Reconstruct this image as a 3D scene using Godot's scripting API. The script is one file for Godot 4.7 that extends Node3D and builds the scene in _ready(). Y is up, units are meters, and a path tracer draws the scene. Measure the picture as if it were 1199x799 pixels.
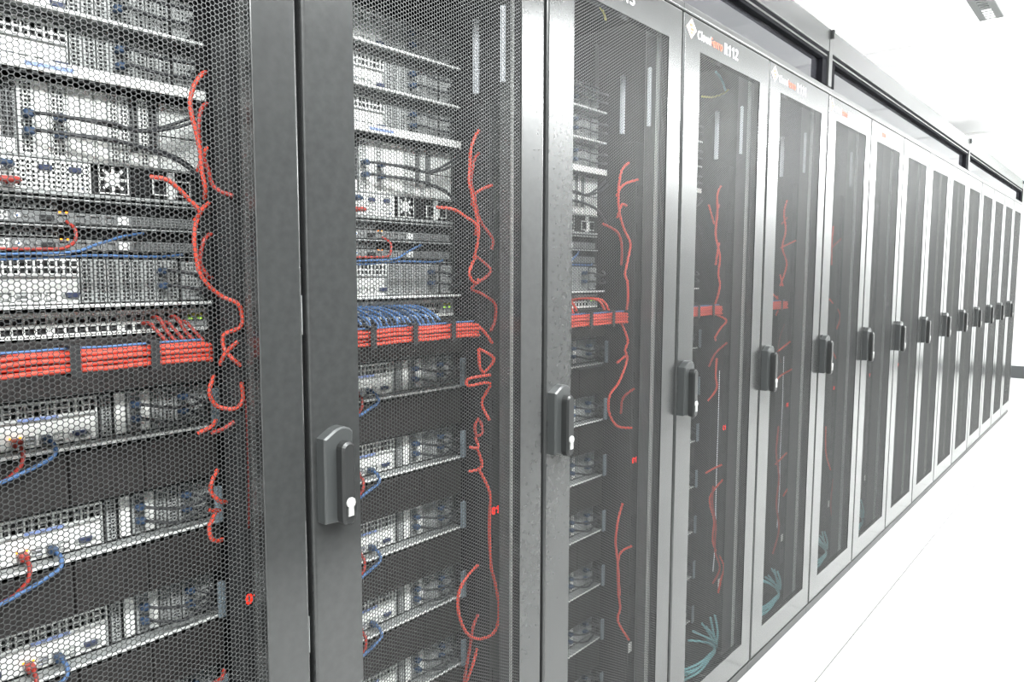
extends Node3D
# A row of grey server racks with perforated doors beside a bright white aisle.
# X runs along the row (away from the camera), Y is up, Z points out into the aisle; rack fronts lie on Z = 0.

const PITCH := 0.6            # rack pitch
const FLOOR_Y := 0.012
const FACE := -0.245          # plane of the equipment faces
const LIP := -0.215           # plane of the ledges and blanking panels
const U := 0.0425             # one rack unit
const ROW_END := 14           # racks -1 .. 13
var M := {}
var used := {}
var RANK := ["leftmost", "second", "third", "fourth", "fifth", "sixth", "seventh", "eighth", "ninth", "tenth", "eleventh", "twelfth", "thirteenth", "fourteenth", "last"]

# ------------------------------------------------------------------ helpers
func numbered(n: String) -> String:
	if not used.has(n):
		used[n] = 0
		return n
	used[n] += 1
	return "%s_%03d" % [n, used[n]]

func lin(r: float, g: float, b: float) -> Color:
	return Color(r, g, b).linear_to_srgb()

func mat(c: Color, rough := 0.6, metal := 0.0, spec := 0.5) -> StandardMaterial3D:
	var m := StandardMaterial3D.new()
	m.albedo_color = c
	m.roughness = rough
	m.metallic = metal
	m.metallic_specular = spec
	return m

func noise_tex(freq: float, lo: Color, hi: Color, size := 512, seed_ := 1, oct := 4) -> NoiseTexture2D:
	var n := FastNoiseLite.new()
	n.seed = seed_
	n.frequency = freq
	n.fractal_octaves = oct
	var t := NoiseTexture2D.new()
	t.width = size
	t.height = size
	t.seamless = true
	t.noise = n
	var g := Gradient.new()
	g.set_color(0, lo)
	g.set_color(1, hi)
	t.color_ramp = g
	return t

func thing(called: String, label: String, category: String, at := Vector3.ZERO, group := "") -> Node3D:
	var o := Node3D.new()
	o.name = numbered(called)
	add_child(o)
	o.position = at
	o.set_meta("label", label)
	o.set_meta("category", category)
	if group:
		o.set_meta("group", group)
	return o

func copy_of(src: Node3D, label: String, at: Vector3) -> Node3D:
	var o: Node3D = src.duplicate()
	o.name = numbered(src.get_meta("called"))
	add_child(o)
	o.position = at
	o.set_meta("label", label)
	return o

func part(called: String, mesh: Mesh, m: Material, parent: Node3D, at := Vector3.ZERO) -> MeshInstance3D:
	var o := MeshInstance3D.new()
	o.name = called
	o.mesh = mesh
	if m:
		o.material_override = m
	parent.add_child(o, true)
	o.position = at
	return o

func single(called: String, mesh: Mesh, m: Material, label: String, category: String, at := Vector3.ZERO, group := "") -> MeshInstance3D:
	var o := MeshInstance3D.new()
	o.name = numbered(called)
	o.mesh = mesh
	if m:
		o.material_override = m
	add_child(o)
	o.position = at
	o.set_meta("label", label)
	o.set_meta("category", category)
	if group:
		o.set_meta("group", group)
	return o

func struct(called: String, mesh: Mesh, m: Material, at := Vector3.ZERO) -> MeshInstance3D:
	var o := MeshInstance3D.new()
	o.name = called
	o.mesh = mesh
	o.material_override = m
	add_child(o, true)
	o.position = at
	o.set_meta("kind", "structure")
	return o

# ---- mesh building: b is {v, n, i}
func nb() -> Dictionary:
	return {"v": PackedVector3Array(), "n": PackedVector3Array(), "i": PackedInt32Array()}

func quad(b: Dictionary, p: Vector3, q: Vector3, r: Vector3, s: Vector3) -> void:
	# counter-clockwise seen from outside
	var nn := (q - p).cross(r - p)
	if nn.length_squared() < 1e-16:
		nn = (r - p).cross(s - p)
	nn = nn.normalized()
	var k: int = b.v.size()
	b.v.append_array(PackedVector3Array([p, q, r, s]))
	b.n.append_array(PackedVector3Array([nn, nn, nn, nn]))
	b.i.append_array(PackedInt32Array([k, k + 2, k + 1, k, k + 3, k + 2]))

func tri(b: Dictionary, p: Vector3, q: Vector3, r: Vector3) -> void:
	var nn := (q - p).cross(r - p).normalized()
	var k: int = b.v.size()
	b.v.append_array(PackedVector3Array([p, q, r]))
	b.n.append_array(PackedVector3Array([nn, nn, nn]))
	b.i.append_array(PackedInt32Array([k, k + 2, k + 1]))

func commit(bs: Array, mats := []) -> ArrayMesh:
	var m := ArrayMesh.new()
	for j in bs.size():
		var a := []
		a.resize(Mesh.ARRAY_MAX)
		a[Mesh.ARRAY_VERTEX] = bs[j].v
		a[Mesh.ARRAY_NORMAL] = bs[j].n
		a[Mesh.ARRAY_INDEX] = bs[j].i
		m.add_surface_from_arrays(Mesh.PRIMITIVE_TRIANGLES, a)
		if j < mats.size():
			m.surface_set_material(j, mats[j])
	return m

func add_box(b: Dictionary, lo: Vector3, hi: Vector3, c := 0.0) -> void:
	# a box between two corners, its edges chamfered by c
	var e := Vector3(lo.x + c, lo.y + c, lo.z + c)
	var f := Vector3(hi.x - c, hi.y - c, hi.z - c)
	quad(b, Vector3(e.x, e.y, hi.z), Vector3(f.x, e.y, hi.z), Vector3(f.x, f.y, hi.z), Vector3(e.x, f.y, hi.z))
	quad(b, Vector3(f.x, e.y, lo.z), Vector3(e.x, e.y, lo.z), Vector3(e.x, f.y, lo.z), Vector3(f.x, f.y, lo.z))
	quad(b, Vector3(hi.x, e.y, f.z), Vector3(hi.x, e.y, e.z), Vector3(hi.x, f.y, e.z), Vector3(hi.x, f.y, f.z))
	quad(b, Vector3(lo.x, e.y, e.z), Vector3(lo.x, e.y, f.z), Vector3(lo.x, f.y, f.z), Vector3(lo.x, f.y, e.z))
	quad(b, Vector3(e.x, hi.y, f.z), Vector3(f.x, hi.y, f.z), Vector3(f.x, hi.y, e.z), Vector3(e.x, hi.y, e.z))
	quad(b, Vector3(e.x, lo.y, e.z), Vector3(f.x, lo.y, e.z), Vector3(f.x, lo.y, f.z), Vector3(e.x, lo.y, f.z))
	if c <= 0.0:
		return
	for sx in [0, 1]:
		for sy in [0, 1]:
			var xo: float = hi.x if sx else lo.x
			var xi: float = f.x if sx else e.x
			var yo: float = hi.y if sy else lo.y
			var yi: float = f.y if sy else e.y
			_edge(b, Vector3(xo, yi, e.z), Vector3(xi, yo, e.z), Vector3(xi, yo, f.z), Vector3(xo, yi, f.z), sx == sy)
			for sz in [0, 1]:
				var zo: float = hi.z if sz else lo.z
				var zi: float = f.z if sz else e.z
				var p := Vector3(xo, yi, zi)
				var q := Vector3(xi, yo, zi)
				var r := Vector3(xi, yi, zo)
				if (sx + sy + sz) % 2 == 1:
					tri(b, p, q, r)
				else:
					tri(b, p, r, q)
		for sz in [0, 1]:
			var xo2: float = hi.x if sx else lo.x
			var xi2: float = f.x if sx else e.x
			var zo2: float = hi.z if sz else lo.z
			var zi2: float = f.z if sz else e.z
			_edge(b, Vector3(xo2, e.y, zi2), Vector3(xi2, e.y, zo2), Vector3(xi2, f.y, zo2), Vector3(xo2, f.y, zi2), sx != sz)
	for sy in [0, 1]:
		for sz in [0, 1]:
			var yo3: float = hi.y if sy else lo.y
			var yi3: float = f.y if sy else e.y
			var zo3: float = hi.z if sz else lo.z
			var zi3: float = f.z if sz else e.z
			_edge(b, Vector3(e.x, yo3, zi3), Vector3(e.x, yi3, zo3), Vector3(f.x, yi3, zo3), Vector3(f.x, yo3, zi3), sy == sz)

func _edge(b: Dictionary, p: Vector3, q: Vector3, r: Vector3, s: Vector3, flip: bool) -> void:
	if flip:
		quad(b, s, r, q, p)
	else:
		quad(b, p, q, r, s)

var box_cache := {}
func box(w: float, h: float, d: float, c := 0.0) -> ArrayMesh:
	# centred in x and y, its front face on z = 0
	var key := "%.5f %.5f %.5f %.5f" % [w, h, d, c]
	if not box_cache.has(key):
		var b := nb()
		add_box(b, Vector3(-w / 2, -h / 2, -d), Vector3(w / 2, h / 2, 0), c)
		box_cache[key] = commit([b])
	return box_cache[key]

func span(lo: Vector3, hi: Vector3, c := 0.0) -> ArrayMesh:
	var b := nb()
	add_box(b, lo, hi, c)
	return commit([b])

func rect_ring(b: Dictionary, loops: Array) -> void:
	# loops of [x0, y0, x1, y1, z], joined one after the other
	for k in loops.size() - 1:
		var A = loops[k]
		var B = loops[k + 1]
		var pa := [Vector3(A[0], A[1], A[4]), Vector3(A[2], A[1], A[4]), Vector3(A[2], A[3], A[4]), Vector3(A[0], A[3], A[4])]
		var pb := [Vector3(B[0], B[1], B[4]), Vector3(B[2], B[1], B[4]), Vector3(B[2], B[3], B[4]), Vector3(B[0], B[3], B[4])]
		for j in 4:
			quad(b, pa[j], pa[(j + 1) % 4], pb[(j + 1) % 4], pb[j])

var sheet_cache := {}
func sheet(w: float, h: float, nx: int, ny: int, fx := 0.68, fy := 0.68, mx := 0.0, my := 0.0, depth := 0.0025) -> ArrayMesh:
	# a punched sheet, centred, front on z = 0: nx by ny rectangular holes within the margins mx and my
	var key := "%.5f %.5f %d %d %.3f %.3f %.4f %.4f" % [w, h, nx, ny, fx, fy, mx, my]
	if sheet_cache.has(key):
		return sheet_cache[key]
	var b := nb()
	var xs := [-w / 2]
	var ys := [-h / 2]
	var px := (w - 2 * mx) / nx
	var py := (h - 2 * my) / ny
	for k in nx:
		xs.append(-w / 2 + mx + px * (k + 0.5 - fx / 2))
		xs.append(-w / 2 + mx + px * (k + 0.5 + fx / 2))
	for k in ny:
		ys.append(-h / 2 + my + py * (k + 0.5 - fy / 2))
		ys.append(-h / 2 + my + py * (k + 0.5 + fy / 2))
	xs.append(w / 2)
	ys.append(h / 2)
	for i in xs.size() - 1:
		if i % 2 == 0:
			quad(b, Vector3(xs[i], ys[0], 0), Vector3(xs[i + 1], ys[0], 0), Vector3(xs[i + 1], ys[-1], 0), Vector3(xs[i], ys[-1], 0))
			continue
		for j in ys.size() - 1:
			if j % 2 == 0:
				quad(b, Vector3(xs[i], ys[j], 0), Vector3(xs[i + 1], ys[j], 0), Vector3(xs[i + 1], ys[j + 1], 0), Vector3(xs[i], ys[j + 1], 0))
			else:
				rect_ring(b, [[xs[i], ys[j], xs[i + 1], ys[j + 1], 0.0], [xs[i], ys[j], xs[i + 1], ys[j + 1], -depth]])
	rect_ring(b, [[-w / 2, -h / 2, w / 2, h / 2, -depth], [-w / 2, -h / 2, w / 2, h / 2, 0.0]])
	sheet_cache[key] = commit([b])
	return sheet_cache[key]

var socket_cache := {}
func socket(w: float, h: float, rim: float, deep: float, outer: Material, inner: Material) -> ArrayMesh:
	# an opening with a rim standing 1 mm proud and a dark inside, centred
	var key := "%.4f %.4f %.4f %s %s" % [w, h, rim, outer.get_instance_id(), inner.get_instance_id()]
	if socket_cache.has(key):
		return socket_cache[key]
	var a := nb()
	var W := w / 2 + rim
	var H := h / 2 + rim
	rect_ring(a, [[-W, -H, W, H, -0.001], [-W, -H, W, H, 0.001], [-w / 2, -h / 2, w / 2, h / 2, 0.001]])
	var b := nb()
	rect_ring(b, [[-w / 2, -h / 2, w / 2, h / 2, 0.001], [-w / 2, -h / 2, w / 2, h / 2, -deep]])
	quad(b, Vector3(-w / 2, -h / 2, -deep), Vector3(w / 2, -h / 2, -deep), Vector3(w / 2, h / 2, -deep), Vector3(-w / 2, h / 2, -deep))
	var m := commit([a, b], [outer, inner])
	socket_cache[key] = m
	return m

func smooth_path(pts: Array, step := 4) -> PackedVector3Array:
	var out := PackedVector3Array()
	var n := pts.size()
	for i in n - 1:
		var p0: Vector3 = pts[maxi(i - 1, 0)]
		var p1: Vector3 = pts[i]
		var p2: Vector3 = pts[i + 1]
		var p3: Vector3 = pts[mini(i + 2, n - 1)]
		for k in step:
			out.append(p1.cubic_interpolate(p2, p0, p3, float(k) / step))
	out.append(pts[n - 1])
	return out

func add_tube(b: Dictionary, path: PackedVector3Array, r: float, sides := 7) -> void:
	var n := path.size()
	var k0: int = b.v.size()
	var up := Vector3(0, 0, 1)
	var last := Vector3.ZERO
	for i in n:
		var t := (path[mini(i + 1, n - 1)] - path[maxi(i - 1, 0)]).normalized()
		if last == Vector3.ZERO:
			if absf(t.dot(up)) > 0.9:
				up = Vector3(0, 1, 0)
			last = up
		var a := (last - t * last.dot(t)).normalized()
		last = a
		var c := t.cross(a)
		for s in sides:
			var ang := TAU * s / sides
			var d := a * cos(ang) + c * sin(ang)
			b.v.append(path[i] + d * r)
			b.n.append(d)
	for i in n - 1:
		for s in sides:
			var s2 := (s + 1) % sides
			var q := k0 + i * sides
			b.i.append_array(PackedInt32Array([q + s, q + sides + s2, q + s2, q + s, q + sides + s, q + sides + s2]))
	for e in [0, n - 1]:
		var c0: int = b.v.size()
		var t2: Vector3 = (path[1] - path[0]).normalized() * -1.0 if e == 0 else (path[n - 1] - path[n - 2]).normalized()
		b.v.append(path[e])
		b.n.append(t2)
		for s in sides:
			var s3 := (s + 1) % sides
			var w0: int = k0 + e * sides + s
			var w1: int = k0 + e * sides + s3
			if e == 0:
				b.i.append_array(PackedInt32Array([c0, w0, w1]))
			else:
				b.i.append_array(PackedInt32Array([c0, w1, w0]))

func tube(pts: Array, r: float, step := 4, sides := 7) -> ArrayMesh:
	var b := nb()
	add_tube(b, smooth_path(pts, step), r, sides)
	return commit([b])

func extrude(poly: PackedVector2Array, z0: float, z1: float, c := 0.0) -> ArrayMesh:
	# a flat outline (counter-clockwise) given thickness from z0 (back) to z1 (front), front edge chamfered by c
	var b := nb()
	var front := poly
	if c > 0.0:
		var off := Geometry2D.offset_polygon(poly, -c, Geometry2D.JOIN_MITER)
		if off.size() == 1 and off[0].size() == poly.size():
			front = off[0]
			# match the first corner
			var best := 0
			for j in front.size():
				if front[j].distance_to(poly[0]) < front[best].distance_to(poly[0]):
					best = j
			var turned := PackedVector2Array()
			for j in front.size():
				turned.append(front[(j + best) % front.size()])
			front = turned
	var n := poly.size()
	for j in n:
		var p := poly[j]
		var q := poly[(j + 1) % n]
		quad(b, Vector3(p.x, p.y, z0), Vector3(q.x, q.y, z0), Vector3(q.x, q.y, z1 - c), Vector3(p.x, p.y, z1 - c))
		if c > 0.0:
			var f := front[j]
			var g := front[(j + 1) % n]
			quad(b, Vector3(p.x, p.y, z1 - c), Vector3(q.x, q.y, z1 - c), Vector3(g.x, g.y, z1), Vector3(f.x, f.y, z1))
	var idx := Geometry2D.triangulate_polygon(front)
	for k in range(0, idx.size(), 3):
		var A := front[idx[k]]
		var B := front[idx[k + 1]]
		var C := front[idx[k + 2]]
		var flip := (B - A).cross(C - A) < 0.0
		if flip:
			var tmp := B
			B = C
			C = tmp
		tri(b, Vector3(A.x, A.y, z1), Vector3(B.x, B.y, z1), Vector3(C.x, C.y, z1))
	return commit([b])

func stadium(w: float, h: float, seg := 8) -> PackedVector2Array:
	var o := PackedVector2Array()
	var r := w / 2
	for s in seg + 1:
		var a := PI * s / seg
		o.append(Vector2(cos(a) * r, h / 2 - r + sin(a) * r))
	for s in seg + 1:
		var a2 := PI + PI * s / seg
		o.append(Vector2(cos(a2) * r, -h / 2 + r + sin(a2) * r))
	return o

func disc(r: float, seg := 16) -> PackedVector2Array:
	var o := PackedVector2Array()
	for s in seg:
		o.append(Vector2(cos(TAU * s / seg), sin(TAU * s / seg)) * r)
	return o

func text_mesh(s: String, size: float, weight := 400, depth := 0.0006) -> TextMesh:
	var t := TextMesh.new()
	var f := SystemFont.new()
	f.font_names = PackedStringArray(["Droid Sans"])
	f.font_weight = weight
	t.font = f
	t.text = s
	t.font_size = 64
	t.pixel_size = size / 64.0
	t.depth = depth
	t.horizontal_alignment = HORIZONTAL_ALIGNMENT_LEFT
	t.vertical_alignment = VERTICAL_ALIGNMENT_BOTTOM
	return t

const STRANDS := {
	-1: [
		[[0.508, 1.737], [0.496, 1.729], [0.484, 1.711], [0.477, 1.688], [0.479, 1.664], [0.485, 1.640], [0.489, 1.615], [0.491, 1.587], [0.495, 1.562], [0.500, 1.547]],
		[[0.512, 1.692], [0.498, 1.681], [0.493, 1.661], [0.492, 1.639], [0.496, 1.614], [0.505, 1.590], [0.514, 1.565], [0.537, 1.553]],
		[[0.514, 1.627], [0.504, 1.616], [0.499, 1.606], [0.499, 1.590]],
		[[0.420, 1.572], [0.438, 1.569], [0.456, 1.556], [0.474, 1.539], [0.486, 1.526], [0.483, 1.513]],
		[[0.510, 1.542], [0.492, 1.529], [0.485, 1.514], [0.482, 1.504], [0.479, 1.482], [0.482, 1.456], [0.486, 1.434], [0.500, 1.414], [0.521, 1.397], [0.538, 1.387], [0.545, 1.369], [0.542, 1.349], [0.522, 1.337], [0.521, 1.316], [0.528, 1.299], [0.540, 1.288]],
		[[0.516, 1.495], [0.500, 1.486], [0.493, 1.466], [0.492, 1.447], [0.502, 1.430], [0.515, 1.426]],
		[[0.537, 1.326], [0.520, 1.310], [0.515, 1.290]],
		[[0.509, 1.272], [0.496, 1.257], [0.496, 1.242], [0.507, 1.225], [0.527, 1.220], [0.542, 1.232], [0.541, 1.261]],
		[[0.514, 1.199], [0.499, 1.192], [0.484, 1.183]],
		[[0.527, 1.199], [0.512, 1.190], [0.498, 1.183]],
		[[0.509, 1.120], [0.493, 1.105], [0.492, 1.089], [0.506, 1.072], [0.522, 1.064]],
		[[0.516, 1.050], [0.497, 1.055]],
		[[0.499, 1.052], [0.486, 1.045], [0.482, 1.035], [0.488, 1.015], [0.510, 1.007]],
		[[0.509, 0.785], [0.499, 0.780], [0.491, 0.771]],
		[[0.547, 1.231], [0.548, 1.185], [0.548, 1.099], [0.546, 1.021]],
	],
	0: [
		[[0.510, 1.738], [0.484, 1.716], [0.473, 1.689], [0.471, 1.658], [0.468, 1.627], [0.477, 1.601], [0.486, 1.570], [0.496, 1.540], [0.496, 1.508], [0.496, 1.467]],
		[[0.519, 1.693], [0.495, 1.679], [0.487, 1.655], [0.484, 1.624], [0.494, 1.595], [0.510, 1.549], [0.535, 1.510], [0.532, 1.487]],
		[[0.534, 1.625], [0.506, 1.607], [0.505, 1.582]],
		[[0.386, 1.568], [0.420, 1.566], [0.457, 1.553], [0.489, 1.538], [0.499, 1.517]],
		[[0.510, 1.472], [0.478, 1.442], [0.481, 1.424], [0.499, 1.413], [0.518, 1.421]],
		[[0.519, 1.472], [0.530, 1.439], [0.492, 1.404], [0.519, 1.392], [0.543, 1.369], [0.543, 1.331], [0.529, 1.309]],
		[[0.504, 1.323], [0.518, 1.305], [0.534, 1.282]],
		[[0.518, 1.268], [0.507, 1.251], [0.510, 1.230], [0.524, 1.217], [0.540, 1.248], [0.518, 1.269]],
		[[0.529, 1.212], [0.483, 1.206], [0.483, 1.191], [0.527, 1.193], [0.524, 1.148], [0.526, 1.111]],
		[[0.509, 1.115], [0.485, 1.104], [0.490, 1.082], [0.509, 1.085], [0.515, 1.109]],
		[[0.507, 1.072], [0.504, 1.052], [0.488, 1.053]],
		[[0.519, 1.048], [0.524, 1.004], [0.493, 0.995]],
		[[0.509, 1.002], [0.526, 0.948], [0.526, 0.901], [0.525, 0.852], [0.529, 0.791], [0.532, 0.768], [0.546, 0.726], [0.558, 0.661], [0.543, 0.617], [0.500, 0.614], [0.459, 0.643], [0.433, 0.697], [0.433, 0.744], [0.460, 0.773], [0.506, 0.781]],
		[[0.515, 0.659], [0.487, 0.646], [0.478, 0.609], [0.467, 0.512]],
		[[0.520, 0.573], [0.495, 0.553], [0.481, 0.502]],
	],
	1: [
		[[0.513, 1.740], [0.459, 1.712], [0.444, 1.654], [0.452, 1.598], [0.477, 1.555], [0.509, 1.519], [0.497, 1.472], [0.485, 1.434], [0.499, 1.409], [0.501, 1.356], [0.515, 1.336]],
		[[0.401, 1.568], [0.454, 1.548], [0.478, 1.511], [0.497, 1.460]],
		[[0.534, 1.695], [0.492, 1.678], [0.478, 1.646]],
		[[0.505, 1.622], [0.462, 1.621], [0.459, 1.586]],
		[[0.502, 1.297], [0.517, 1.250], [0.505, 1.222], [0.515, 1.192], [0.476, 1.135], [0.430, 1.103], [0.427, 1.056], [0.469, 1.011], [0.525, 0.998]],
		[[0.535, 1.111], [0.511, 1.084], [0.519, 1.037]],
		[[0.510, 1.203], [0.471, 1.189]],
		[[0.524, 0.772], [0.482, 0.735], [0.472, 0.675], [0.486, 0.603], [0.494, 0.537], [0.518, 0.501]],
		[[0.536, 0.649], [0.504, 0.624], [0.501, 0.526], [0.514, 0.465], [0.504, 0.426], [0.531, 0.366]],
	],
	2: [
		[[0.494, 1.729], [0.445, 1.696], [0.449, 1.635], [0.440, 1.565], [0.477, 1.495], [0.468, 1.438], [0.483, 1.402], [0.472, 1.367], [0.475, 1.332]],
		[[0.503, 1.668], [0.459, 1.636], [0.482, 1.587]],
		[[0.442, 1.664], [0.485, 1.604]],
		[[0.494, 1.539], [0.457, 1.506], [0.472, 1.467]],
		[[0.507, 1.296], [0.529, 1.277], [0.517, 1.251], [0.476, 1.222], [0.507, 1.208]],
		[[0.538, 1.199], [0.497, 1.164], [0.476, 1.119]],
		[[0.500, 1.147], [0.471, 1.091], [0.480, 1.046], [0.443, 1.007]],
		[[0.525, 0.772], [0.488, 0.763], [0.456, 0.752]],
		[[0.538, 0.716], [0.496, 0.670], [0.490, 0.631], [0.524, 0.567], [0.523, 0.483], [0.566, 0.398], [0.545, 0.347], [0.527, 0.306]],
		[[0.502, 0.698], [0.473, 0.644], [0.505, 0.560], [0.504, 0.468], [0.536, 0.396], [0.519, 0.338]],
	],
	3: [
		[[0.496, 1.727], [0.437, 1.673], [0.462, 1.608], [0.433, 1.540], [0.485, 1.474], [0.456, 1.389]],
		[[0.524, 1.662], [0.472, 1.635]],
		[[0.556, 1.571], [0.493, 1.542]],
		[[0.452, 1.433], [0.484, 1.389]],
		[[0.409, 1.356], [0.448, 1.322], [0.444, 1.271]],
		[[0.476, 1.348], [0.444, 1.298]],
		[[0.518, 1.233], [0.448, 1.193], [0.427, 1.136], [0.496, 1.079]],
		[[0.538, 1.162], [0.476, 1.125]],
		[[0.571, 1.046], [0.489, 1.019], [0.466, 0.976]],
		[[0.494, 0.816], [0.448, 0.718], [0.487, 0.604], [0.469, 0.501], [0.508, 0.382], [0.480, 0.281]],
		[[0.546, 0.699], [0.494, 0.655]],
		[[0.582, 0.544], [0.528, 0.520]],
	],
	4: [
		[[0.480, 1.655], [0.430, 1.576], [0.479, 1.480]],
		[[0.539, 1.600], [0.471, 1.551]],
		[[0.515, 1.322], [0.575, 1.248], [0.534, 1.181]],
		[[0.477, 1.126], [0.538, 1.041]],
		[[0.520, 0.716], [0.498, 0.596], [0.534, 0.506]],
		[[0.579, 0.453], [0.557, 0.332], [0.591, 0.259]],
	],
}

# ------------------------------------------------------------------ scene
func _ready() -> void:
	setup_view()
	setup_materials()
	build_room()
	build_containment()
	build_racks()
	build_equipment()
	build_cables()

func setup_view() -> void:
	var cam := Camera3D.new()
	cam.name = "camera"
	add_child(cam)
	cam.position = Vector3(-0.6543, 1.4341, 0.9858)
	var e := Basis(Vector3.UP, -0.8604) * Basis(Vector3.RIGHT, -0.0915) * Basis(Vector3.BACK, 0.0029)
	cam.basis = e
	cam.fov = 49.934
	cam.near = 0.02
	cam.far = 100.0
	cam.current = true
	var we := WorldEnvironment.new()
	var env := Environment.new()
	env.background_mode = Environment.BG_COLOR
	env.background_color = Color(0, 0, 0)
	env.tonemap_mode = Environment.TONE_MAPPER_LINEAR
	env.tonemap_exposure = 1.14
	env.sdfgi_enabled = true
	env.ssao_enabled = true
	env.ssil_enabled = true
	we.environment = env
	add_child(we)

# unseen ceiling luminaires, placed to light the aisle and doors: [x, z, length along x, width along z, energy, place]
var LAMPS := [
	[-2.0, 1.25, 1.2, 0.5, 12.5, "over the near end of the aisle behind the photographer"],
	[-0.6, 1.25, 1.2, 0.5, 12.5, "over the aisle beside the photographer"],
	[0.8, 1.25, 1.2, 0.5, 12.5, "over the aisle beside the second and third racks"],
	[3.3, 1.95, 1.5, 0.4, 10.5, "beside the sixth and seventh racks"],
	[5.2, 1.95, 1.5, 0.4, 12.5, "beside the ninth and tenth racks"],
	[7.1, 1.95, 1.5, 0.4, 12.0, "beside the twelfth and thirteenth racks"],
	[9.0, 1.95, 1.5, 0.4, 9.5, "just past the last rack"],
	[10.7, 1.95, 1.4, 0.4, 8.0, "close to the white end wall"],
]

func setup_materials() -> void:
	# powder-coated door paint: fine orange-peel grain and faint mottling
	var paint := mat(lin(0.035, 0.036, 0.036), 0.2, 0.0, 0.52)
	paint.albedo_color = Color.WHITE
	paint.albedo_texture = noise_tex(0.02, lin(0.0225, 0.0232, 0.0231), lin(0.0295, 0.0304, 0.0303), 512, 3, 5)
	paint.uv1_triplanar = true
	paint.uv1_world_triplanar = true
	paint.uv1_scale = Vector3(4.5, 4.5, 4.5)
	M.paint = paint
	M.sheet = paint.duplicate()
	M.sheet.roughness = 0.42
	M.plinth = mat(lin(0.02, 0.021, 0.021), 0.5)
	M.frame = mat(lin(0.03, 0.031, 0.031), 0.26, 0.0, 0.40)
	M.black = mat(lin(0.012, 0.012, 0.013), 0.6)
	M.inside = mat(lin(0.02, 0.02, 0.021), 0.55)
	M.gasket = mat(lin(0.008, 0.008, 0.01), 0.9, 0.0, 0.2)
	M.blank = mat(Color.WHITE, 0.6)
	M.blank.albedo_texture = noise_tex(0.08, lin(0.007, 0.006, 0.006), lin(0.028, 0.022, 0.021), 512, 9, 4)
	M.blank.uv1_triplanar = true
	M.blank.uv1_world_triplanar = true
	M.blank.uv1_scale = Vector3(3, 3, 3)
	M.handle = mat(lin(0.034, 0.036, 0.036), 0.3, 0.0, 0.42)
	M.lever = mat(lin(0.016, 0.0165, 0.0165), 0.33, 0.0, 0.42)
	M.lock = mat(lin(0.36, 0.36, 0.35), 0.35, 0.3)
	M.zinc = mat(lin(0.60, 0.60, 0.58), 0.35, 0.2)
	M.channel = mat(lin(0.12, 0.122, 0.12), 0.3, 0.35)
	M.steel = mat(lin(0.42, 0.43, 0.425), 0.45, 0.1)
	M.dull = mat(lin(0.28, 0.29, 0.285), 0.45, 0.1)
	M.node = mat(lin(0.20, 0.205, 0.205), 0.5)
	M.white_metal = mat(lin(0.88, 0.88, 0.85), 0.5)
	M.bright = mat(lin(0.80, 0.81, 0.79), 0.45, 0.1)
	M.port = mat(lin(0.62, 0.63, 0.62), 0.3, 0.7)
	M.hole = mat(lin(0.008, 0.008, 0.009), 0.7)
	M.usb = mat(lin(0.04, 0.06, 0.14), 0.5)
	M.vga = mat(lin(0.025, 0.035, 0.085), 0.5)
	M.sticker = mat(Color.WHITE, 0.6)
	M.sticker.albedo_texture = noise_tex(0.12, lin(0.07, 0.13, 0.42), lin(0.45, 0.52, 0.72), 128, 5, 2)
	M.sticker.uv1_triplanar = true
	M.sticker.uv1_scale = Vector3(14, 30, 14)
	M.red = mat(lin(0.55, 0.055, 0.03), 0.5)
	M.darkred = mat(lin(0.33, 0.032, 0.022), 0.5)
	M.maroon = mat(lin(0.12, 0.014, 0.012), 0.6)
	M.blue = mat(lin(0.055, 0.13, 0.29), 0.5)
	M.navy = mat(lin(0.022, 0.048, 0.10), 0.5)
	M.cord = mat(lin(0.02, 0.021, 0.024), 0.5)
	M.teal = mat(lin(0.18, 0.42, 0.45), 0.5)
	M.yellow = mat(lin(0.55, 0.5, 0.08), 0.5)
	M.pale = mat(lin(0.17, 0.21, 0.24), 0.5)
	M.tag = mat(lin(0.75, 0.75, 0.72), 0.6)
	M.strip = mat(lin(0.7, 0.72, 0.76), 0.45)
	M.print_white = mat(lin(0.6, 0.6, 0.6), 0.6)
	M.print_red = mat(lin(0.5, 0.10, 0.05), 0.6)
	M.print_pale = mat(lin(0.45, 0.26, 0.18), 0.6)
	M.wall = mat(lin(0.86, 0.86, 0.855), 0.85)
	M.ceiling = mat(lin(0.90, 0.90, 0.90), 0.9)
	M.tile = mat(lin(0.57, 0.57, 0.56), 0.45)
	M.joint = mat(lin(0.05, 0.05, 0.05), 0.9)
	M.skirting = mat(lin(0.05, 0.053, 0.055), 0.5)
	M.tray = mat(lin(0.2, 0.205, 0.205), 0.5, 0.3)
	M.lamp_body = mat(lin(0.75, 0.75, 0.75), 0.5)
	var tint := lin(0.05, 0.05, 0.058)
	var g := mat(Color(tint.r, tint.g, tint.b, 0.78), 0.03)
	g.transparency = BaseMaterial3D.TRANSPARENCY_ALPHA
	M.glass = g
	M.led_red = glow(Color(1.0, 0.16, 0.09), 1.3)
	M.led_orange = glow(Color(1.0, 0.55, 0.1), 2.5)
	M.led_green = glow(Color(0.75, 1.0, 0.35), 1.2)
	M.lamp = glow(Color(1, 1, 1), 3.0)

func glow(c: Color, e: float) -> StandardMaterial3D:
	var m := mat(c, 0.5)
	m.emission_enabled = true
	m.emission = c
	m.emission_energy_multiplier = e
	return m

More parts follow.
